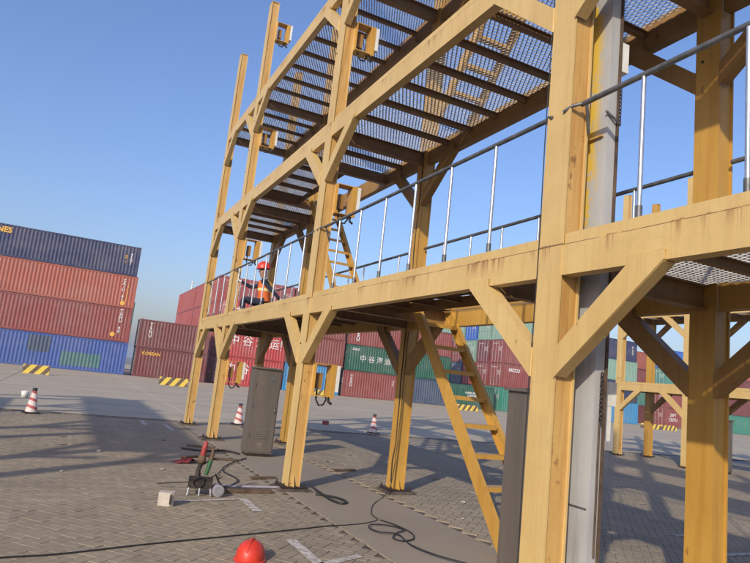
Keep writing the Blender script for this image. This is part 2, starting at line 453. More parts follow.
def column(x, yc, z1, face, side, n_bolt=1):
    f = .017
    b = MB().box(x, x+f, yc-CW, yc+CW, 0, z1).box(x+CD-f, x+CD, yc-CW, yc+CW, 0, z1)
    w_ = MB()
    for sy in (-1, 1):
        yy = yc+sy*(CW-.022); w_.box(x+f, x+CD-f, yy-.005, yy+.005, 0, z1)
    return b, w_
def make_rack(root, x0, cols, levels, top, y_end, y_start, face='cream', detail=True, mat_rear='amber', plates=(), hatches={}, rails=(), sockets=(), has_mesh=True, width=1.69):
    xr = x0+width                      # near face of the rear row
    for row, xx in ((0, x0), (1, xr)):
        fm = face if row == 0 else mat_rear
        for yc in cols:
            fl, wb = column(xx, yc, top, fm, 'web')
            c = fl.build('column', fm, root)
            wb.build('web', 'web' if row == 0 else mat_rear, c)
            MB().box(xx-.085, xx+CD+.085, yc-CW-.06, yc+CW+.06, .036, .056).build('base_plate', 'bolt', c)
            ab = MB()
            for ax in (xx-.06, xx+CD+.06):
                for ay in (yc-CW-.035, yc+CW+.035): ab.tube([(ax, ay, .05), (ax, ay, .078)], .019, 6).tube([(ax, ay, .078), (ax, ay, .105)], .010, 6)
            ab.build('anchor_bolts', 'bolt', c)
            g = MB()
            for sy in (-1, 1):
                g.prism_x([(yc+sy*(CW-.016), .056), (yc+sy*(CW+.05), .056), (yc+sy*(CW-.016), .22)][::sy], xx+.075, xx+.087)
            g.build('base_gusset', fm, c)
            if detail:
                bl = MB()
                for zz in [v for l_ in levels for v in (l_-.75, l_-1.45, l_-.42)]:
                    if zz < top: bl.lathe([(0, 0), (.020, 0), (.020, .012), (0, .012)], (0, 0, 0), 6)
                # bolts as small hex heads on the near flange
                bl = MB(); rnd = random.Random(int(yc*10)+row)
                for l_ in levels:
                    for zz in (l_-1.45, l_-.75, l_+.62):
                        if .3 < zz < top-.1 and rnd.random() < .5:
                            y_ = yc+rnd.choice((-.06, .05, .07))
                            bl.tube([(xx-.008, y_, zz), (xx+.002, y_, zz)], .013, 6)
                if bl.v: bl.build('bolt', 'bolt', c)
            MB().box(xx-.004, xx+CD+.004, yc-CW-.004, yc+CW+.004, top, top+.012).build('cap', fm, c)
    segs = []
    ys = sorted(cols)
    bounds = [y_start]+ys+[y_end]
    for i_, a in enumerate(bounds[:-1]):
        b = bounds[i_+1]
        lo = a+CW if a in ys else a; hi = b-CW if b in ys else b
        if hi-lo > .2: segs.append((lo, hi, a, b))
    for li, zt in enumerate(levels):
        zb = zt-.31
        for lo, hi, a, b in segs:
            for row, xx in ((0, x0+.008), (1, xr+.03)):
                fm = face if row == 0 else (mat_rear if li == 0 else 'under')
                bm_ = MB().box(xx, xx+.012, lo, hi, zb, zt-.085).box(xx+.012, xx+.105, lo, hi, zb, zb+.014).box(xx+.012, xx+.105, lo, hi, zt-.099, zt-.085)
                be = bm_.build('beam', fm, root)
                MB().box(xx+.018, xx+.026, lo, hi, zt-.078, zt).build('toe_board', fm, be)
        # cross beams at columns and joists
        zj = zt-.10
        for yc in ys:
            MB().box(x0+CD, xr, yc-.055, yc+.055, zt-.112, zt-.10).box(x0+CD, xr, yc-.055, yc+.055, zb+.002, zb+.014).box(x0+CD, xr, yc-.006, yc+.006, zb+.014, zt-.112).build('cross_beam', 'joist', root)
        for lo, hi, a, b in segs:
            n_ = max(1, round((hi-lo)/.64))
            hy = [h_ for h_ in hatches.get(li, ()) if lo < (h_[0]+h_[1])/2 < hi]
            for k_ in range(1, n_):
                yj = lo+(hi-lo)*k_/n_
                xe = xr+.03
                for h_ in hy:
                    if h_[0]+.05 < yj < h_[1]-.05: xe = h_[2]
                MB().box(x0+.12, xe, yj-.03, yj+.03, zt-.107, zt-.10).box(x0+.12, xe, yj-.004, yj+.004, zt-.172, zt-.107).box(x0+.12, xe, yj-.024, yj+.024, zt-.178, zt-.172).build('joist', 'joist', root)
            for h_ in hy:                   # trimmer beams round the ladder opening
                for yj in (h_[0], h_[1]):
                    MB().box(x0+.12, xr+.03, yj-.008, yj+.008, zt-.29, zt-.10).box(x0+.12, xr+.03, yj-.05, yj+.05, zt-.302, zt-.29).build('trimmer', 'joist', root)
                MB().box(h_[2]-.006, h_[2]+.006, h_[0]+.008, h_[1]-.008, zt-.23, zt-.10).build('trimmer', 'joist', root)
            # flooring
            L_ = hi-lo+(CW if a in ys else 0)+(CW if b in ys else 0); s0 = lo-(CW if a in ys else 0)
            npan = max(1, round(L_/1.25)); pl = L_/npan
            for k_ in range(npan):
                pa, pb = s0+k_*pl+.006, s0+(k_+1)*pl-.006
                xe = x0+width+.10
                for h_ in hy:
                    if h_[0]-.1 < (pa+pb)/2 < h_[1]+.1: xe = h_[2]
                xs = x0+.118
                # keep clear of the column shafts
                if any(pb > yc-CW and pa < yc+CW for yc in ys): xs = x0+CD+.005; xe = min(xe, xr-.004)
                if (li, 'all') in plates or any(li == p_[0] and p_[1] < (pa+pb)/2 < p_[2] for p_ in plates if len(p_) == 3):
                    MB().box(xs, xe, pa, pb, zt-.092, zt-.084).build('deck_plate', 'plate', root)
                elif has_mesh:
                    place(PANEL, 'expanded_mesh', root, (xs, pa, zt-.086), (0, 0, 0), ((xe-xs)/PANEL_W, (pb-pa)/PANEL_L, 1))
        # knee braces under every beam, both rows
        for row, xx in ((0, x0+.002), (1, xr+.002)):
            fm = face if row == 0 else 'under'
            for yc in ys:
                for sgn in (1, -1):
                    e = yc+sgn*CW
                    if sgn > 0 and e+.7 > y_end+.15 and yc == ys[-1]: continue
                    ov = .058
                    pts = [(e+sgn*.004, zb-.73), (e+sgn*.87, zb+.0), (e+sgn*.87, zb+ov), (e+sgn*.60, zb+ov), (e+sgn*.60, zb+.0), (e+sgn*.004, zb-.52)]
                    if sgn < 0: pts = pts[::-1]
                    b = MB().prism_x(pts, xx-.016, xx-.006)
                    wob = [random.uniform(-.003, .003) for _ in range(9)]
                    b.tube([(xx-.006, e+sgn*(.60+.27*q/8), zb+ov+.003+wob[q]) for q in range(9)], .0075, 5)
                    b.tube([(xx-.008, e+sgn*.002, zb-.73+.21*q/8+wob[q]) for q in range(9)], .0075, 5)
                    # channel legs along both edges
                    nlen = Vector((0, sgn*.866, .73)).normalized()
                    b.bar((xx+.044, e+sgn*.012, zb-.716), (xx+.044, e+sgn*.86, zb-.005), .10, .011, (0, -sgn*nlen.z, nlen.y))
                    b.bar((xx+.044, e+sgn*.012, zb-.520), (xx+.044, e+sgn*.60, zb-.012), .10, .011, (0, -sgn*nlen.z, nlen.y))
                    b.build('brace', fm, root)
    # hand rails on the first deck
    for (ra, rb, row) in rails:
        xx = x0+.075 if row == 0 else xr+.12
        zt = levels[0]; zr = zt+1.0
        hr = MB().tube([(xx, ra, zr), (xx, rb, zr)], .021, 10).build('handrail', 'pipe', root)
        if row == 0:
            for ye, sg in ((ra, -1), (rb, 1)):
                MB().tube([(xx-.005, ye-.02*sg, zr), (xx-.06, ye+.03*sg, zr-.02), (xx-.085, ye+.10*sg, zr-.05)], .013, 6).tube([(xx, ye-.05*sg, zr-.02), (xx+.10, ye+.02*sg, zr-.20)], .012, 6).build('rail_bracket', 'pipe', hr)
        ph = 4.33 if ra > 3.5 else 2.74
        for k_ in range(-16, 20):
            yy = ph+.712*k_
            if not ra+.12 < yy < rb-.12: continue
            st = MB().tube([(xx, yy, zt-.05), (xx, yy, zr-.012)], .0155, 8).build('stanchion', 'galv', root)
            MB().tube([(xx, yy, zt-.02), (xx, yy, zt+.09)], .021, 8).build('sleeve', 'pipe', st)
    for (yc, zb) in sockets:
        make_socket(root, x0+.21, yc-.02, zb)
def make_socket(root, x, y_, z):
    s = MB().box(x-.02, x+.30, y_-.10, y_+.10, z+.455, z+.467).box(x-.02, x+.30, y_-.10, y_+.10, z, z+.012).box(x-.02, x-.008, y_-.10, y_+.10, z+.012, z+.455)
    s.prism_x([(y_-.10, z+.012), (y_+.10, z+.012), (y_+.10, z+.455), (y_-.10, z+.455)], x+.225, x+.237)
    s = s.build('socket_bracket', 'amber', root)
    MB().box(x+.237, x+.30, y_-.112, y_-.100, z-.02, z+.47).build('side_plate', 'amber', s)
    MB().box(x+.305, x+.355, y_-.12, y_+.06, z+.08, z+.46).build('socket_housing', 'white', s)
    MB().box(x+.05, x+.13, y_-.02, y_+.09, z+.10, z+.33).build('switch_box', 'under', s)
    cb = MB().tube([(x+.07, y_, z+.1), (x+.06, y_-.03, z-.05), (x+.10, y_-.06, z-.13), (x+.17, y_-.05, z-.12), (x+.22, y_-.03, z-.04), (x+.21, y_, z+.01)], .013, 6)
    cb.tube([(x+.25, y_-.04, z), (x+.25, y_-.05, z-.07), (x+.30, y_-.05, z-.10)], .02, 6)
    cb.build('cable_loop', 'black', s)
    return s
def make_ladder(root, x0, x1, yb, zb, yt, zt, n, mat='amber'):
    d = Vector((0, yt-yb, zt-zb)).normalized(); nrm = (0, -d.z, d.y)
    lad = None
    for k_, x in enumerate((x0, x1)):
        sg = 1 if k_ == 0 else -1
        b = MB().bar((x, yb, zb), (x, yt, zt), .010, .15, nrm)
        for o in (-.071, .071):
            off = Vector(nrm)*o; b.bar(Vector((x+sg*.027, yb, zb))+off, Vector((x+sg*.027, yt, zt))+off, .044, .008, nrm)
        if k_ == 0: lad = b.build('ladder', mat, root)
        else: b.build('stringer', mat, lad)
    for k_ in range(1, n+1):
        t = k_/(n+1); y_ = yb+(yt-yb)*t; z = zb+(zt-zb)*t
        MB().box(x0+.052, x1-.052, y_-.09, y_+.06, z-.004, z+.004).box(x0+.052, x1-.052, y_-.09, y_-.082, z-.045, z-.004).build('tread', mat, lad)
    return lad

LV = [2.81, 5.55, 8.15]
COLS = [-1.72, 3.46, 8.63, 14.02, 17.02]
rack = thing('reefer_rack', 'tall faded yellow steel rack with three mesh decks, handrails and a worker on it', 'rack')
make_rack(rack, 3.04, COLS, LV, 10.5, 17.14, -3.0,
    plates=((0, 6.8, 17.2), (0, 4.8, 6.8)),
    hatches={0: ((4.55, 7.55, 4.02),), 1: ((10.0, 12.75, 4.02),), 2: ((4.7, 7.3, 4.02),)},
    rails=((-1.5, 3.30, 0), (3.62, 8.47, 0), (8.79, 13.86, 0), (14.18, 16.86, 0), (-1.5, 3.30, 1), (3.62, 8.47, 1), (8.79, 13.86, 1), (14.18, 16.86, 1)),
    sockets=((8.55, 1.33), (8.55, 4.05), (8.55, 6.72), (13.94, 1.28), (13.94, 4.07), (13.94, 6.80), (13.94, 9.52)))
make_ladder(rack, 4.20, 4.78, 5.15, .01, 7.52, 2.79, 8)
make_ladder(rack, 4.20, 4.78, 10.17, 2.74, 12.65, 5.52, 9)
make_ladder(rack, 4.20, 4.78, 7.35, 5.48, 4.95, 8.12, 8)
# service cables clipped to columns
MB().tube([(3.034+.004*sin(z*3), 3.587+.004*sin(z*1.7), z) for z in [0.02+.35*k_ for k_ in range(30)]], .0045, 5).build('clipped_cable', 'black', rack)
MB().tube([(4.72+random.uniform(-.01, .012), 8.58+random.uniform(-.02, .02), .15+.3*k_) for k_ in range(20)], .009, 5).build('clipped_cable', 'black', rack)
# concrete footings
for xx in (3.04, 4.73):
    for yc in COLS:
        if yc < 0: continue
        q = [(xx-.17, yc-.27), (xx+.36, yc-.27), (xx+.36, yc+.27), (xx-.17, yc+.27)]
        q = [(x+random.uniform(-.03, .03), y_+random.uniform(-.03, .03)) for x, y_ in q]
        cx_, cy_ = xx+.095, yc
        tp = [(cx_+(x-cx_)*.80, cy_+(y_-cy_)*.80) for x, y_ in q]
        MB().add([(x, y_, -.02) for x, y_ in q]+[(x, y_, .034+random.uniform(-.006, .004)) for x, y_ in tp],
            [(4, 5, 6, 7)]+[(i_, (i_+1) % 4, (i_+1) % 4+4, i_+4) for i_ in range(4)]).build('footing', 'grout', strip)
FR = [16.45, 13.70, 8.35, 3.1]
rack3 = thing('reefer_rack', 'distant yellow steel rack seen beyond the amber rear column', 'rack')
make_rack(rack3, 18.0, FR, [2.62, 5.2, 7.6], 9.65, 16.58, 1.8, detail=False, width=1.55, rails=())
# the shorter rack whose shadows streak the paving
rack2 = thing('reefer_rack', 'low two deck rack casting streaked shadows across the paving', 'rack')
make_rack(rack2, -7.1, [4.6, 8.45, 13.6, 17.9], [2.81, 5.4], 5.5, 18.0, 4.48, detail=False, width=1.6, plates=((0, 'all'), (1, 'all')))

# grey duct beside the near column
duct = thing('cable_duct', 'tall grey steel cable duct with flaked yellow paint beside the near column', 'duct', (3.34, 3.26, 0))
MB().box(0, .012, 0, .36, .004, 10.4).box(.012, .085, 0, .012, .004, 10.4).box(.012, .085, .348, .36, .004, 10.4).box(.073, .085, .012, .348, .004, 10.4).build('casing', 'duct', duct)
for z in (.9, 2.9, 4.9, 6.9): MB().box(-.006, -.001, .02, .34, z, z+.012).build('cover_joint', 'pipe', duct)
MB().box(.088, .10, -.02, .02, .004, 9.0).build('edge_angle', 'plate', duct)
MB().bar((-.012, .03, 3.62), (-.012, .21, 3.62), .03, .012).build('slot', 'web', duct)
def chain(z0, z1, x, y_):
    b = MB(); z = z0; k_ = 0
    while z < z1:
        pts = [(x+(.012*cos(t) if k_ % 2 else 0), y_+(0 if k_ % 2 else .012*cos(t)), z+.02*sin(t)) for t in (2*pi*j/8 for j in range(9))]
        b.tube(pts, .0042, 5, False); z += .03; k_ += 1
    return b
chain(1.50, 1.86, .05, -.018).build('chain', 'bolt', duct)
MB().tube([(.05, -.012, 1.50), (.052, -.012, .6)], .008, 6).build('chain_cord', 'plate', duct)
chain(3.74, 4.05, .10, -.02).build('chain', 'bolt', duct)
MB().tube([(-.03, -.01, 3.80), (.06, -.03, 3.74), (.11, -.02, 3.72)], .010, 6).build('rail_hook', 'pipe', duct)
wp = MB().box(3.70, 3.76, 3.49, 3.515, 1.36, 1.80).box(3.715, 3.80, 3.485, 3.489, 1.62, 1.80).build('marker_board', 'white')
tag(wp, 'narrow white board hanging behind the grey cable duct', 'board')
lampo = thing('work_lamp', 'cream work lamp fixed high behind the grey cable duct', 'lamp', (3.46, 3.30, 4.05))
MB().box(-.005, .06, -.05, .05, .12, .36).build('housing', 'white', lampo); MB().box(0, .02, -.02, .02, -.02, .12).build('arm', 'white', lampo)
MB().lathe([(0, -.05), (.025, -.045), (.025, 0), (0, .005)], (.01, 0, 0), 8).build('plug', 'black', lampo)

# cabinets
def cabinet(label, x, y_, w_, d_, h_):
    c = thing('electrical_cabinet', label, 'cabinet', (x, y_, 0), 0, 'electrical cabinets at the racks')
    MB().box(.02, w_-.02, .02, d_-.02, .004, .06).build('plinth', 'bolt', c)
    MB().box(0, w_, 0, d_, .06, h_).build('body', 'cabinet', c)
    MB().prism_x([(-.04, h_), (d_+.03, h_), (d_+.03, h_+.02), (-.04, h_+.035)], -.03, w_+.03).build('roof', 'cabinet', c)
    d1 = MB().box(.02, w_-.02, -.014, -.001, .09, h_-.03).build('door', 'cabinet', c)
    MB().box(w_-.07, w_-.05, -.028, -.0145, h_*.5, h_*.5+.12).build('handle', 'pipe', d1)
    MB().box(w_*.55, w_*.78, -.017, -.0145, h_-.25, h_-.13).build('label_plate', 'pipe', d1)
    d2 = MB().box(-.013, -.001, .02, d_-.02, .09, h_-.03).build('door', 'cabinet', c)
    for z in (.4, h_-.4): MB().box(-.018, -.0135, .05, .09, z, z+.05).build('hinge', 'pipe', d2)
    MB().box(w_*.35, w_*.52, -.017, -.0145, .18, .26).build('sticker', 'concrete', d1)
    for k_ in range(5): MB().prism_x([(-.0145, .36+k_*.035), (-.026, .345+k_*.035), (-.0145, .375+k_*.035)], w_*.25, w_*.75).build('louvre', 'cabinet', d1)
    MB().tube([(w_-.06, -.036, h_*.5+.06), (w_-.06, -.0285, h_*.5+.06)], .014, 8).build('lock', 'galv', d1)
    for z in (.35, h_*.55, h_-.35): MB().box(.004, .018, -.024, -.002, z, z+.08).build('hinge', 'pipe', d1)
    return c
cabinet('brown grey cabinet standing between the second and third rack columns', 3.29, 11.68, .50, .40, 1.64)
cabinet('brown grey cabinet tight behind the near rack column', 3.31, 3.78, .52, .38, 1.66)
cabinet('brown grey cabinet beside the distant yellow rack', 18.35, 12.75, .62, .45, 1.62)

# ------------------------------------------------------------------ containers
CM = {}
def corr_meshes(L, mat, H=2.6, D=2.44):
    key = (round(L, 2), mat)
    if key in CM: return CM[key]
    mt = 'c_'+mat
    P = .278; n_ = int((L-.3)/P); st = (L-.3-n_*P)/2+.15; dep = .036
    prof = [(.13, .03)]
    for k_ in range(n_):
        x = st+k_*P; prof += [(x, .012+dep), (x+.07, .012+dep), (x+.14, .012), (x+.21, .012)]
    prof += [(st+n_*P, .012+dep), (L-.13, .03)]
    w_ = MB()
    for back in (0, 1):
        vs = [(x, (D-y_) if back else y_, z) for z in (.16, H-.10) for x, y_ in prof]; k_ = len(prof)
        fs = [(i_, i_+1, i_+1+k_, i_+k_) if not back else (i_, i_+k_, i_+1+k_, i_+1) for i_ in range(k_-1)]
        w_.add(vs, fs)
    w_.box(.05, L-.05, .09, D-.09, .10, .16).box(.03, L-.03, .05, D-.05, H-.06, H-.03)
    # far end wall, corrugated too
    pe = []; k2 = int((D-.3)/P)
    for k_ in range(k2):
        y_ = .2+k_*P; pe += [(y_, .05), (y_+.07, .05), (y_+.14, .016), (y_+.21, .016)]
    pe = [(.13, .03)]+pe+[(D-.13, .03)]
    vs = [(L-x, y_, z) for z in (.16, H-.10) for y_, x in pe]; k_ = len(pe)
    w_.add(vs, [(i_, i_+1, i_+1+k_, i_+k_) for i_ in range(k_-1)])
    walls = w_.mesh('walls', mt)
    f = MB()
    for x in (0, L-.14):
        for y_ in (0, D-.14): f.box(x, x+.14, y_, y_+.14, .118, H-.118)
    for y_ in (0.004, D-.064):
        f.box(.14, L-.14, y_, y_+.06, .02, .162).box(.14, L-.14, y_, y_+.06, H-.115, H-.02)
    for x in (0.004, L-.064):
        f.box(x, x+.06, .14, D-.14, .02, .17).box(x, x+.06, .14, D-.14, H-.14, H-.02)
    frame = f.mesh('frame', mt)
    c = MB()
    for x in (-.004, L-.158):
        for y_ in (-.004, D-.158):
            for z in (0, H-.118): c.box(x, x+.162, y_, y_+.162, z, z+.118)
    cast = c.mesh('corner_castings', mt)
    dr = []
    for k_ in range(2):
        b = MB().box(.020, .05, .145+k_*1.078, .145+k_*1.078+1.07, .175, H-.145)
        for z in (.5, 1.05, 1.6, 2.1): b.box(.010, .020, .165+k_*1.078, 1.195+k_*1.078, z, z+.24)
        dr.append(b.mesh('door', mt))
    lb = MB()
    for y_ in (.38, .96, 1.46, 2.04): lb.tube([(-.012, y_, .12), (-.012, y_, H-.09)], .022, 6)
    for y_ in (.38, .96, 1.46, 2.04): lb.box(-.03, -.01, y_-.02, y_+.22, 1.0, 1.05)
    bars = lb.mesh('locking_bars', 'galv')
    CM[key] = (walls, frame, cast, dr, bars); return CM[key]
def container(label, color, x, y_, z, L=6.06, H=2.6, along_y=False, letters=(), doortext=True, grp='stacked shipping containers', patch=()):
    walls, frame, cast, dr, bars = corr_meshes(L, color)
    c = thing('shipping_container', label, 'container', (x, y_, z), 0, grp)
    if along_y: c.rotation_euler = (0, 0, R(90)); c.location = (x+2.44, y_, z)
    sc = (1, 1, H/2.6)
    place(walls, 'walls', c, scale=sc); place(frame, 'frame', c, scale=sc); stuff(place(cast, 'corner_castings', c, scale=sc))
    for d_ in dr:
        d_o = place(d_, 'door', c, scale=sc)
    stuff(place(bars, 'locking_bars', c, scale=sc))
    if doortext:
        t1 = text_mesh('CNTU 418 20', 'text_white', .17); t2 = text_mesh('MAX.GW 30480\nTARE 2220\nNET 28260\nCU.CAP 33.2', 'text_white', .13)
        place(t1, 'lettering', c, (.008, 1.75-.15, H*.83), (R(90), 0, R(-90)))
        place(t2, 'lettering', c, (.008, .68, H*.6), (R(90), 0, R(-90)))
    for (s_, mt, size, vert, tx, tz, *b_) in letters:
        place(text_mesh(s_, mt, size, vert, b_[0] if b_ else .01), 'lettering', c, (tx, -.004, tz), (R(90), 0, 0))
    for (col, px0, px1, pz0, pz1) in patch:
        # repainted patch: a skin following the corrugations a few millimetres proud
        P = .278; n_ = int((L-.3)/P); st = (L-.3-n_*P)/2+.15
        prof = []
        for k_ in range(n_):
            xx = st+k_*P
            if px0 < xx < px1: prof += [(xx, .045), (xx+.07, .045), (xx+.14, .009), (xx+.21, .009)]
        k_ = len(prof)
        MB().add([(a, b, zz) for zz in (pz0, pz1) for a, b in prof], [(i_, i_+1, i_+1+k_, i_+k_) for i_ in range(k_-1)]).build('repair_patch', col, c)
    return c
WT, YT = 'text_white', 'text_yellow'
Y0 = 57.0
F40 = 12.19
def id40(z=1.5): return [('TGHU 602', WT, .34, True, 11.35, z), ('45G1', YT, .22, True, 11.75, z-.3)]
# left block
z = 0
container('blue forty foot container at the ground with green and brown repair patches', 'blue', 4.55-F40, Y0, z, F40, 2.72,
    patch=(('c_patchg', 7.2, 10.2, .35, 1.45), ('c_steel', 4.6, 6.1, 1.2, 2.5))); z += 2.72
container('brick red long container with yellow logo resting on the blue patched one', 'brick', 4.43-F40, Y0, z, F40, 2.92, letters=[('TGHU 40', WT, .36, True, 11.35, 1.75), ('●', YT, .5, False, 10.9, .55)]); z += 2.92
container('orange red long container directly beneath the top navy one', 'orange', 4.45-F40, Y0, z, F40, 2.80, letters=[('CAIU 41', WT, .34, True, 11.15, 1.5), ('IIIII', YT, .34, True, 11.5, 1.3), ('●', YT, .5, False, 11.25, .35)]); z += 2.80
container('navy long container topping its stack with yellow lettering high on its side', 'navy', 4.30-F40, Y0, z, F40, 2.60,
    letters=[('LINES', YT, .62, False, 1.55, 2.1, .02), ('45G1', WT, .32, True, 11.5, 1.45), ('NO.1', YT, .22, True, 11.1, 1.4)])
for k_, cn in enumerate(('maroon', 'green', 'steel')):
    container('%s long container outside the navy topped stack, tier %s' % (cn, ('lowest', 'middle', 'upper')[k_]), cn, 4.3-F40*2-.3, Y0, k_*2.6, F40)
for k_, (cn, lb) in enumerate((('steel', 'dark steel blue container low behind the navy topped stack'), ('rust', 'rusty container in the middle behind the navy topped stack'), ('green', 'green container corner peeping out behind the navy topped stack'))):
    container(lb, cn, 6.05-6.06, 76, k_*2.6)
# maroon pair
container('maroon twenty foot container on the ground with yellow lettering', 'maroon', 5.27, Y0, 0, 6.06, 2.48, letters=[('KOREAN', YT, .38, False, 1.25, 2.0), ('ZGXU', WT, .16, True, 5.55, 1.4)])
container('maroon twenty foot container with white upright code, upper of its pair', 'maroon', 5.22, Y0-.03, 2.48, 6.06, 2.46, letters=[('TSHU', WT, .40, True, .95, 1.55), ('ZGXU', WT, .16, True, 5.55, 1.4)])
# bright red lettered stack
CN = '中 谷 海 运'
for k_, wd in enumerate(('lowest', 'middle', 'upper')):
    container('bright red container with big white characters, %s of its stack' % wd, 'red', 12.45, Y0+.02*k_, k_*2.6, letters=[(CN, WT, 1.0, False, 3.0, 1.5, .004), ('ZGXU 2', WT, .20, True, 5.6, 1.5)])
# brown stack
container('slate blue container under the plain brown pair', 'sky', 18.68, Y0+.1, 0, 5.8, 2.7, letters=[('45U', WT, .4, True, 5.0, 1.4)])
container('plain brown red container midway in the stack over the slate blue one', 'rust', 18.55, Y0, 2.7, 6.06, 2.7)
container('plain brown red container above another, beside the green lettered stack', 'rust', 18.5, Y0, 5.4, 6.06, 2.6)
# green lettered stack
container('brick red container under the green lettered one', 'brick', 24.95, Y0, 0, 6.06, 2.6, letters=[('TEXU', WT, .36, True, .75, 1.6), ('22G1', WT, .2, True, 5.5, 1.7)])
container('green container with a white row of characters along its side', 'green', 24.98, Y0, 2.6, 6.06, 2.6, letters=[(CN, WT, .74, False, 3.2, 1.25, .003), ('ZGLO', WT, .30, False, .9, 2.15)])
container('brick red container with bold white code over the green lettered one', 'brick', 24.95, Y0, 5.2, 6.06, 2.6, letters=[('GESU', WT, .55, True, 1.0, 1.25, .02)])
# next stacks right
container('navy blue container on the ground between the green ones', 'steel', 31.15, Y0, 0, 6.06, 2.6)
container('dark green container with small white code over the navy blue one', 'green', 31.15, Y0, 2.6, 6.06, 2.6, letters=[('CNTU 41', WT, .42, False, 1.5, 2.1)])
container('brick red container third up above the navy blue one', 'brick', 31.15, Y0, 5.2, 6.06, 2.6, letters=[('TEXU', WT, .4, True, 1.6, 1.3)])
container('pale mint container topping the stack over the navy blue one', 'mint', 31.15, Y0, 7.8, 6.06, 2.6)
container('lone green container with two white lettering lines on the ground', 'green', 37.3, Y0, 0, 6.06, 2.5, letters=[('CHINA SHIPPING\nCONTAINER', WT, .30, False, 3.3, 1.5)])
# block seen door end on
rowc = [[('jade', 'brick', 'brick', 'mint'), ('teal', 'brick', 'plum', 'mint'), ('navy', 'red', 'mint', 'royal'), ('green', 'steel', 'brick', 'mint'), ('maroon', 'green', 'maroon', 'teal')]]
tier = ('ground tier', 'second tier', 'third tier', 'top tier'); rown = ('front row', 'second row', 'third row', 'fourth row', 'back row')
for r_, cols_ in enumerate(rowc[0]):
    for t_, cn in enumerate(cols_):
        le = [('NCCU', WT, .55, False, 1.7, 2.0, .02)] if (r_ == 0 and t_ == 1) else []
        container('%s long container, doors showing, %s of the %s block' % (cn, tier[t_], rown[r_]), cn, 44.25, Y0+r_*2.72, t_*2.7, F40, 2.7, letters=le)
# far right
R2 = [('sky', 'sky blue container at the foot of the navy capped stack'), ('navy', 'dark navy container second from the ground in the navy capped stack'), ('mint', 'pale mint container under the navy cap of its stack'), ('navy', 'navy container capping the tall stack beyond the distant rack')]
for t_, (cn, lb) in enumerate(R2):
    container(lb, cn, 60.0-.2*t_, Y0, t_*2.6, 6.06, 2.6, letters=[('HLXU', WT, .35, True, 5.3, 1.4)] if t_ == 3 else [])
    container(lb.replace('container', 'long container').replace('stack', 'neighbouring stack'), ('jade', 'steel', 'teal', 'steel')[t_] if t_ else 'royal', 53.6+6.4+40, Y0, t_*2.6, 6.06, 2.6) if False else None
R3 = [('brick', 'brick red container on the ground with white door lettering beyond the distant rack'), ('brick', 'brick red container second up beyond the distant rack'), ('teal', 'teal container third up beyond the distant rack'), ('royal', 'royal blue container at the top beyond the distant rack')]
for t_, (cn, lb) in enumerate(R3): container(lb, cn, 71.0, Y0, t_*2.55, 6.06, 2.55, letters=[('20FT\nCNTU', WT, .6, False, 1.6, 1.3)] if t_ == 0 else [])
container('orange container far behind the mint stack', 'orange', 74, 66, 7.9, 6.06, 2.6); 
for t_, cn in enumerate(('maroon', 'teal', 'brick')): container('%s container far behind the mint stack, %s' % (cn, tier[t_]), cn, 74, 66, t_*2.63, 6.06, 2.6)
R4 = [('jade', 'jade green container on the ground beside the amber rear column'), ('maroon', 'dark maroon container over the jade green one'), ('maroon', 'dark maroon container third up over the jade green one'), ('orange', 'orange container topping the stack over the jade green one')]
for t_, (cn, lb) in enumerate(R4): container(lb, cn, 81.2, Y0, t_*2.55, F40, 2.55)
# pink block standing endwise behind the lettered stacks
for b_ in range(2):
    for k_ in range(4):
        for t_ in range(4):
            if b_ == 1 and k_ > 0: continue
            if k_ > 1 and t_ == 3: pass
            container('faded red long container standing endwise, %s of the %s %s stack' % (tier[t_], ('front', 'rear')[b_], ('first', 'second', 'third', 'fourth')[k_]), ('pink', 'pink', 'brick', 'pink')[(k_+t_) % 4] if k_ else 'pink', 12.0+k_*2.6, 59.9+b_*12.6, t_*2.58, F40, 2.58, True, grp='endwise red containers')

# hazard wheel stops
for (x, y_, L, lb) in ((-1.45, 41.6, 1.4, 'in front of the blue patched container'), (6.6, 42.8, 1.8, 'in front of the maroon pair'), (19.4, 49.6, 2.2, 'in front of the slate blue container'),
        (34.3, 48.8, 2.2, 'before the navy and green ground containers'), (55.2, 45.8, 2.4, 'before the door end block'), (58.4, 46.2, 2.2, 'in front of the sky blue container')):
    o = MB().prism_x([(0, 0), (.45, 0), (.36, .52), (.09, .52)], 0, L).build('wheel_stop', 'hazard', None, (x-L/2, y_, 0))
    tag(o, 'yellow and black striped concrete block '+lb, 'barrier', 'striped concrete blocks')

# mast far away
mast = thing('light_mast', 'thin white mast rising far behind the maroon containers', 'mast', (28.5, 180, 0))
MB().tube([(0, 0, 0), (0, 0, 24)], [.35, .18], 8).build('pole', 'white', mast); MB().lathe([(0, 24), (.3, 24.1), (.3, 24.5), (0, 24.6)], n=8).build('lamp_head', 'white', mast)

# ------------------------------------------------------------------ small things
def cone(label, x, y_, rz=0):
    c = thing('traffic_cone', label, 'cone', (x, y_, 0), rz, 'red and white cones')
    MB().prism_z([(-.17, -.17), (.17, -.17), (.17, .17), (-.17, .17)], .004, .035).build('base', 'black', c)
    MB().lathe([(.135, .035), (.05, .53), (.05, .53)], n=18).build('cone_body', 'cone', c)
    MB().lathe([(.052, .53), (.056, .60), (.03, .60), (0, .60)], n=14).build('tip', 'black', c)
    return c
cone('striped traffic cone alone on the open lane by the left paving', -.54, 17.3, .3)
cone('striped traffic cone at the paving edge beyond the amber ladder column', 9.28, 18.4, .8)
cone('striped traffic cone beside the brown grey cabinet', 4.75, 18.1)
bk = MB().lathe([(0, 0), (.09, 0), (.11, .2), (.10, .2), (.08, .02)], n=14).build('bucket', 'white', None, (-.95, 22.3, .002)); tag(bk, 'small white tub standing on the lane past the lone cone', 'tub')
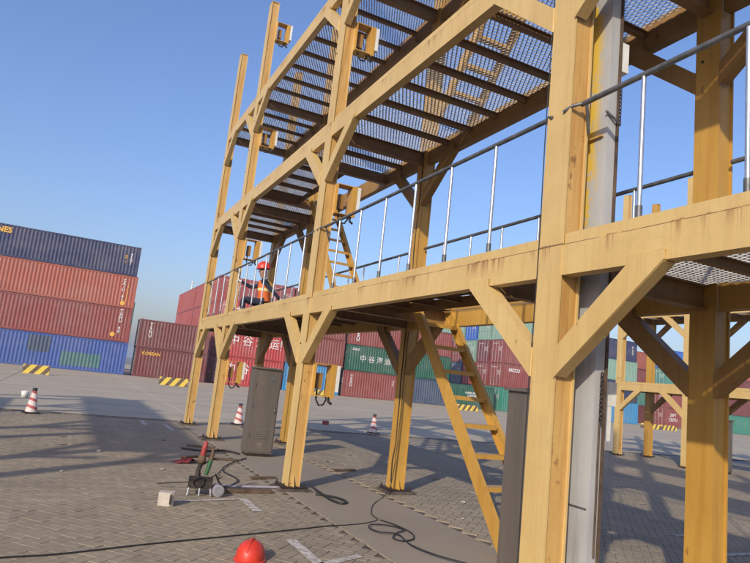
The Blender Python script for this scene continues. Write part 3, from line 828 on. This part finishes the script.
for x, y_ in ((7.35, 20.4), (8.3, 20.3)):
    o = MB().prism_x([(0, 0), (.14, 0), (.11, .13), (.03, .13)], 0, .20).build('curb_block', 'coral', None, (x, y_, 0)); tag(o, 'small faded red and white block on the lane behind the rack', 'block', 'small lane blocks')

def helmet_parts(root_or_none, loc, rz, scale, name='shell', mat='hatred', tilt=(0, 0)):
    b = MB(); n_ = 24
    prof = [(.135, 0), (.134, .03), (.128, .065), (.112, .10), (.085, .128), (.05, .146), (.018, .152), (0.0005, .152)]
    b.lathe(prof, n=n_, sx=.93, sy=1.12)
    br = [(.128, .004), (.150, -.004), (.152, -.010), (.126, -.006)]
    b.lathe(br, n=n_, sx=.95, sy=1.12)
    # peak
    vs = []
    for j in range(9):
        t = pi/2+(j-4)/4*R(52)
        vs += [(.126*cos(t)*.93, .126*sin(t)*1.12, .008), (.14*cos(t)*.97, (.14*sin(t)*1.12)+.05*max(0, sin(t))**2, -.010)]
    b.add(vs, [(2*j, 2*j+1, 2*j+3, 2*j+2) for j in range(8)], True)
    # crown ridge
    pts = [(0, -.135+.27*k_/10, .02+.137*math.sqrt(max(0, 1-((k_-5)/5.4)**2))) for k_ in range(11)]
    b.tube(pts, .013, 6)
    o = b.build(name, mat, root_or_none, loc, (tilt[0], tilt[1], rz)); o.scale = (scale,)*3
    return o
hh = helmet_parts(None, (1.69, 5.43, .014), R(150), .98, 'hard_hat', 'hatred')
tag(hh, 'glossy red hard hat lying on the paving', 'hard hat')
MB().lathe([(.115, .004), (.11, .03), (.10, .05)], n=16, sx=.93, sy=1.12).build('liner', 'black', hh)

# power cable
def smooth_path(pts, n=6):
    P_ = [Vector((x, y_, z)) for x, y_, z in pts]; out = []
    for i_ in range(len(P_)-1):
        a, b, c, d = P_[max(i_-1, 0)], P_[i_], P_[i_+1], P_[min(i_+2, len(P_)-1)]
        for k_ in range(n):
            t = k_/n; out.append(.5*((2*b)+(c-a)*t+(2*a-5*b+4*c-d)*t*t+(3*b-a-3*c+d)*t**3))
    return out+[P_[-1]]
zc = .0095
cab = [(-1.9, 5.2), (-.9, 5.42), (-.19, 5.6), (.22, 5.67), (.93, 5.92), (1.69, 6.15), (2.37, 6.36), (2.83, 6.52), (3.08, 6.56), (3.38, 6.65), (3.62, 6.82)]
pts = [(x, y_, zc) for x, y_ in cab]+[(3.68, 7.1, zc), (3.99, 7.67, zc), (4.45, 8.22, .025), (4.655, 8.43, .22), (4.70, 8.455, 1.0), (4.705, 8.47, 1.9), (4.70, 8.46, 2.45)]
o = MB().tube(smooth_path(pts), .0065, 6).build('power_cable', 'black'); tag(o, 'thin black cable running across the paving and up the amber ladder column', 'cable')
coil = [(3.64, 6.78), (3.72, 6.52), (3.72, 6.17), (3.60, 5.94), (3.44, 5.87), (3.38, 5.98), (3.54, 6.18), (3.68, 6.28), (3.61, 6.47), (3.40, 6.52), (3.28, 6.35), (3.33, 6.18), (3.49, 6.08), (3.42, 5.69), (3.46, 5.41), (3.54, 5.21), (3.72, 4.9), (3.9, 4.5), (3.85, 4.2)]
o = MB().tube(smooth_path([(x, y_, zc+.004+.0016*k_) for k_, (x, y_) in enumerate(coil)]), .0075, 6).build('power_cable', 'black'); tag(o, 'looped black cable coiled on the concrete strip', 'cable')

# pipe-working machine
mc = thing('pipe_machine', 'small dark pipe cutting machine on legs with red motor and green handle', 'machine', (1.76, 8.12, 0), R(-12)); mc.scale = (.86, .86, .86)
MB().prism_x([(-.13, .10), (.15, .10), (.13, .235), (-.05, .26), (-.13, .20)], -.17, .17).build('body', 'iron', mc)
for x in (-.15, .0, .15):
    for y_ in (-.12, .13): MB().tube([(x, y_, .11), (x*1.1, y_*1.15, .004)], [.016, .012], 6).build('leg', 'galv', mc)
MB().tube([(-.05, 0, .24), (-.055, 0, .34), (-.03, 0, .44)], [.045, .032, .038], 10).build('post', 'iron', mc)
MB().lathe([(0, .44), (.055, .445), (.062, .50), (.05, .55), (0, .555)], (-.03, 0, 0), 14).build('collar', 'wood', mc)
MB().tube([(-.025, 0, .54), (-.012, 0, .66), (.0, 0, .73), (.004, 0, .76)], [.040, .042, .034, .010], 12).build('motor', 'coral', mc)
MB().tube([(.06, -.02, .28), (.085, -.02, .40), (.105, -.02, .50)], [.028, .034, .030], 10).build('handle', 'green', mc)
MB().tube([(.105, -.02, .50), (.115, -.02, .60), (.112, -.02, .70)], [.026, .028, .016], 10).build('grip', 'wood', mc)
MB().tube([(.0, .02, .42), (.10, .02, .50), (.19, .03, .51)], [.014, .018, .012], 6).build('feed_arm', 'iron', mc)
MB().tube(smooth_path([(.12, 0, .24), (.22, .03, .30), (.27, .0, .36), (.24, -.02, .24), (.30, .05, .26)]), .008, 5).build('hose', 'iron', mc)
MB().lathe([(.075, -.02), (.085, 0), (.075, .02)], (0, 0, 0), 16).build('cutter_wheel', 'bolt', mc, (-.02, -.14, .20), (R(90), 0, 0))
cn_ = thing('tin_can', 'pale metal can lying against the pipe machine', 'can', (1.96, 8.02, .075), 0)
MB().tube([(0, -.07, 0), (0, .07, 0)], .072, 16).build('can_body', 'lilac', cn_); MB().tube([(0, -.078, 0), (0, -.0705, 0)], .06, 14).build('lid', 'galv', cn_)
st = MB().prism_z([(-.085, -.06), (.045, -.075), (.085, -.045), (.085, .06), (-.085, .06)], .004, .15)
o = st.build('cast_block', 'stone', None, (1.27, 7.48, 0), (0, 0, R(-14))); tag(o, 'pale cast stone block with a dark slot on the paving', 'block')
MB().box(.040, .062, -.081, -.0685, .03, .13).build('slot', 'bolt', o)
o = MB().tube([(1.88, 8.60, .022), (3.02, 8.58, .024)], .017, 8).build('loose_pipe', 'lilac'); tag(o, 'grey lilac pipe lying between the pipe machine and the rack column', 'pipe')
o = MB().tube([(1.30, 8.50, .05), (1.72, 8.40, .10)], .008, 6).build('thin_rod', 'iron'); tag(o, 'thin dark rod poking out of the pipe machine', 'rod')
o = MB().box(-.33, .33, -.05, .05, .006, .05).build('timber_offcut', 'wood', None, (2.42, 8.28, 0), (0, 0, R(2))); tag(o, 'weathered timber offcut on the paving in front of the loose pipe', 'timber')
o = MB().box(-.25, .25, -.03, .03, .006, .035).build('timber_offcut', 'wood', None, (2.62, 12.6, 0), (0, 0, R(-24))); tag(o, 'short dark timber piece lying behind the pipe machine', 'timber')
o = MB().tube(smooth_path([(2.2, 12.2, .02), (2.6, 12.0, .02), (3.0, 12.1, .03), (3.2, 11.8, .02)]), .02, 6).build('hose', 'iron'); tag(o, 'short dark hose lying near the brown grey cabinet', 'hose')
rg = MB(); rnd = random.Random(4)
NX, NY = 10, 6
hz = [[.01+rnd.random()*.10*(1-abs(i_-5)/5.5) for i_ in range(NX)] for j in range(NY)]
rg.add([(-.2+.4*i_/(NX-1)+rnd.uniform(-.01, .01), -.12+.24*j/(NY-1), hz[j][i_]) for j in range(NY) for i_ in range(NX)], [(j*NX+i_, j*NX+i_+1, (j+1)*NX+i_+1, (j+1)*NX+i_) for j in range(NY-1) for i_ in range(NX-1)], True)
o = rg.build('rag', 'coral', None, (2.02, 10.6, 0), (0, 0, .2)); tag(o, 'crumpled pinkish rag on the paving behind the machine', 'rag')
for k_, (x, y_, s_) in enumerate(((.75, 11.4, .05), (1.55, 9.85, .035), (.2, 9.4, .03), (5.6, 7.9, .04), (6.4, 7.1, .03), (4.9, 6.9, .025), (2.3, 9.6, .03))):
    b = MB().prism_z([(s_*cos(t)*rnd.uniform(.7, 1.3), s_*sin(t)*rnd.uniform(.5, 1.0)) for t in (2*pi*j/6 for j in range(6))], .004, s_*.5)
    o = b.build('rubble_piece', 'stone', None, (x, y_, .002), (0, 0, rnd.random()*3)); tag(o, 'small pale rubble chip lying on the paving', 'rubble', 'rubble chips')

# ------------------------------------------------------------------ worker
wk = thing('person', 'worker in red hard hat and orange vest crouched on the first deck', 'person', (3.66, 13.20, 2.73), R(78))
def skin_body(name, chains, parent):
    verts, edges, rad = [], [], []
    idx = {}
    for ch in chains:
        prev = None
        for p, r in ch:
            key = tuple(round(c, 4) for c in p)
            if key not in idx: idx[key] = len(verts); verts.append(p); rad.append(r)
            i_ = idx[key]
            if prev is not None: edges.append((prev, i_))
            prev = i_
    me = bpy.data.meshes.new(name); me.from_pydata(verts, edges, [])
    o = bpy.data.objects.new(name, me); COL.objects.link(o)
    md = o.modifiers.new('skin', 'SKIN'); md.use_smooth_shade = True
    for i_, r in enumerate(rad):
        sv = me.skin_vertices[0].data[i_]; sv.radius = (r, r) if not isinstance(r, tuple) else r
    me.skin_vertices[0].data[0].use_root = True
    o.modifiers.new('sub', 'SUBSURF').levels = 2
    dg = bpy.context.evaluated_depsgraph_get(); ev = bpy.data.meshes.new_from_object(o.evaluated_get(dg))
    bpy.data.objects.remove(o); ob = place(ev, name, parent)
    for p in ev.polygons: p.use_smooth = True
    return ob
pel = (0, 0, .34); ch_ = (0, .04, .62); nk = (0, .07, .86)
chains = [[(pel, (.15, .12)), ((0, .01, .48), (.145, .11)), (ch_, (.16, .115)), ((0, .06, .78), (.12, .09)), (nk, .055), ((0, .10, .96), (.075, .085)), ((0, .105, 1.06), (.08, .09)), ((0, .10, 1.14), .05)]]
for s_ in (-1, 1):
    chains.append([(pel, (.15, .12)), ((s_*.11, .08, .32), .095), ((s_*.15, .46, .36), .065), ((s_*.14, .45, .22), .058), ((s_*.13, .40, .08), .042), ((s_*.13, .44, .045), .045), ((s_*.14, .58, .04), .035)])
armA = [((0, .06, .78), (.12, .09)), ((-.19, .05, .77), .058), ((-.27, -.14, .58), .046), ((-.26, -.34, .40), .036), ((-.26, -.40, .33), .038)]
armB = [((0, .06, .78), (.12, .09)), ((.19, .07, .77), .058), ((.20, .30, .66), .046), ((.12, .52, .74), .036), ((.10, .58, .78), .036)]
chains += [armA, armB]
for bx, by, bz, dy in ((-.26, -.40, .33, -1), (.10, .58, .78, 1)):
    for f_ in range(4):
        o_ = (f_-1.5)*.02
        chains.append([((bx, by, bz), .038 if bx < 0 else .036), ((bx+o_, by+dy*.045, bz-.03), .011), ((bx+o_*1.2, by+dy*.07, bz-.07+.006*abs(f_-1.5)), .009)])
    chains.append([((bx, by, bz), .038 if bx < 0 else .036), ((bx+.04, by+dy*.01, bz-.02), .012), ((bx+.05, by+dy*.03, bz-.05), .010)])
body = skin_body('body', chains, wk)
me = body.data; me.materials.clear()
for n_ in ('navy_cloth', 'skin', 'white'): me.materials.append(M[n_])
for p in me.polygons:
    c = p.center
    p.material_index = 1 if (c.z > .87 and abs(c.x) < .12 and c.y < .3) else (2 if (c.y < -.30 or (c.y > .54 and c.z > .6)) else 0)
# vest, wrapped round the torso
vs = []; rings = [(.36, .175, .145, .0), (.48, .170, .138, .012), (.60, .185, .145, .035), (.70, .180, .138, .05), (.79, .135, .12, .06), (.83, .085, .08, .065)]
n_ = 20
for z, a, b, oy in rings: vs += [(a*cos(2*pi*j/n_), oy+b*sin(2*pi*j/n_), z) for j in range(n_)]
MB().add(vs, [(i_*n_+j, i_*n_+(j+1) % n_, (i_+1)*n_+(j+1) % n_, (i_+1)*n_+j) for i_ in range(len(rings)-1) for j in range(n_)], True).build('vest', 'vest', wk)
helmet_parts(wk, (0, .10, 1.09), R(0), .98, 'hard_hat', 'hatred', (R(-8), 0))
fc = MB().lathe([(0, -.02), (.016, 0), (.012, .03), (0, .045)], (0, .195, 1.0), 8); fc.build('nose', 'skin', body)
MB().box(-.03, .03, .172, .180, .945, .955).build('mouth', 'coral', body)
for s_ in (-1, 1):
    MB().lathe([(0, -.012), (.012, 0), (0, .012)], (s_*.035, .172, 1.035), 8).build('eye', 'black', body)
    MB().lathe([(0, -.03), (.018, -.01), (.02, .015), (0, .03)], (s_*.088, .10, 1.01), 8).build('ear', 'skin', body)
tb = thing('tool_box', 'low dark tool box the crouched worker sits on', 'tool box', (3.68, 13.2, 2.73), R(78))
MB().box(-.22, .22, -.15, .13, .002, .17).build('box_body', 'iron', tb); MB().box(-.225, .225, -.155, .135, .172, .21).build('lid', 'iron', tb)
# clutter round the machine and the column feet
for k_, (x, y_, rz, L, lb) in enumerate(((2.35, 11.3, 38, .75, 'dark brown board lying behind the machine toward the cabinet'), (2.75, 11.05, -8, .55, 'short brown batten crossing in front of the cabinet'), (2.95, 9.35, 14, .42, 'small brown board beside the second column foot'), (4.75, 10.4, 20, .5, 'brown board on the paving between the rear columns'))):
    o = MB().box(-L/2, L/2, -.045, .045, .008, .034).build('timber_board', 'wood', None, (x, y_, 0), (0, R(1.0), R(rz))); tag(o, lb, 'timber')
o = MB().tube(smooth_path([(3.36, 8.2, .02), (3.55, 8.0, .025), (3.62, 7.75, .02), (3.50, 7.62, .02), (3.42, 7.82, .03), (3.40, 8.15, .05), (3.30, 8.35, .12)]), .016, 6).build('hose', 'black'); tag(o, 'short black hose curled at the second column foot', 'hose')
o = MB().tube(smooth_path([(1.95, 8.2, .24), (2.15, 8.5, .03), (2.5, 9.1, .02), (2.45, 9.9, .02), (2.8, 10.7, .02), (3.2, 11.3, .02)]), .010, 6).build('power_cable', 'black'); tag(o, 'dark machine lead trailing toward the brown grey cabinet', 'cable')

# thin port haze over the whole yard
hb = MB().box(-3060, 3060, -3060, 3060, -1.2, 27)
hz_ = hb.build('haze', None); stuff(hz_)
hm = bpy.data.materials.new('thin_haze'); hm.use_nodes = True; hn = hm.node_tree; hn.nodes.clear()
pv = hn.nodes.new('ShaderNodeVolumePrincipled'); pv.inputs['Color'].default_value = (.80, .86, .95, 1); pv.inputs['Density'].default_value = .0008; pv.inputs['Anisotropy'].default_value = .2
ho = hn.nodes.new('ShaderNodeOutputMaterial'); hn.links.new(pv.outputs[0], ho.inputs['Volume']); hz_.data.materials.append(hm)
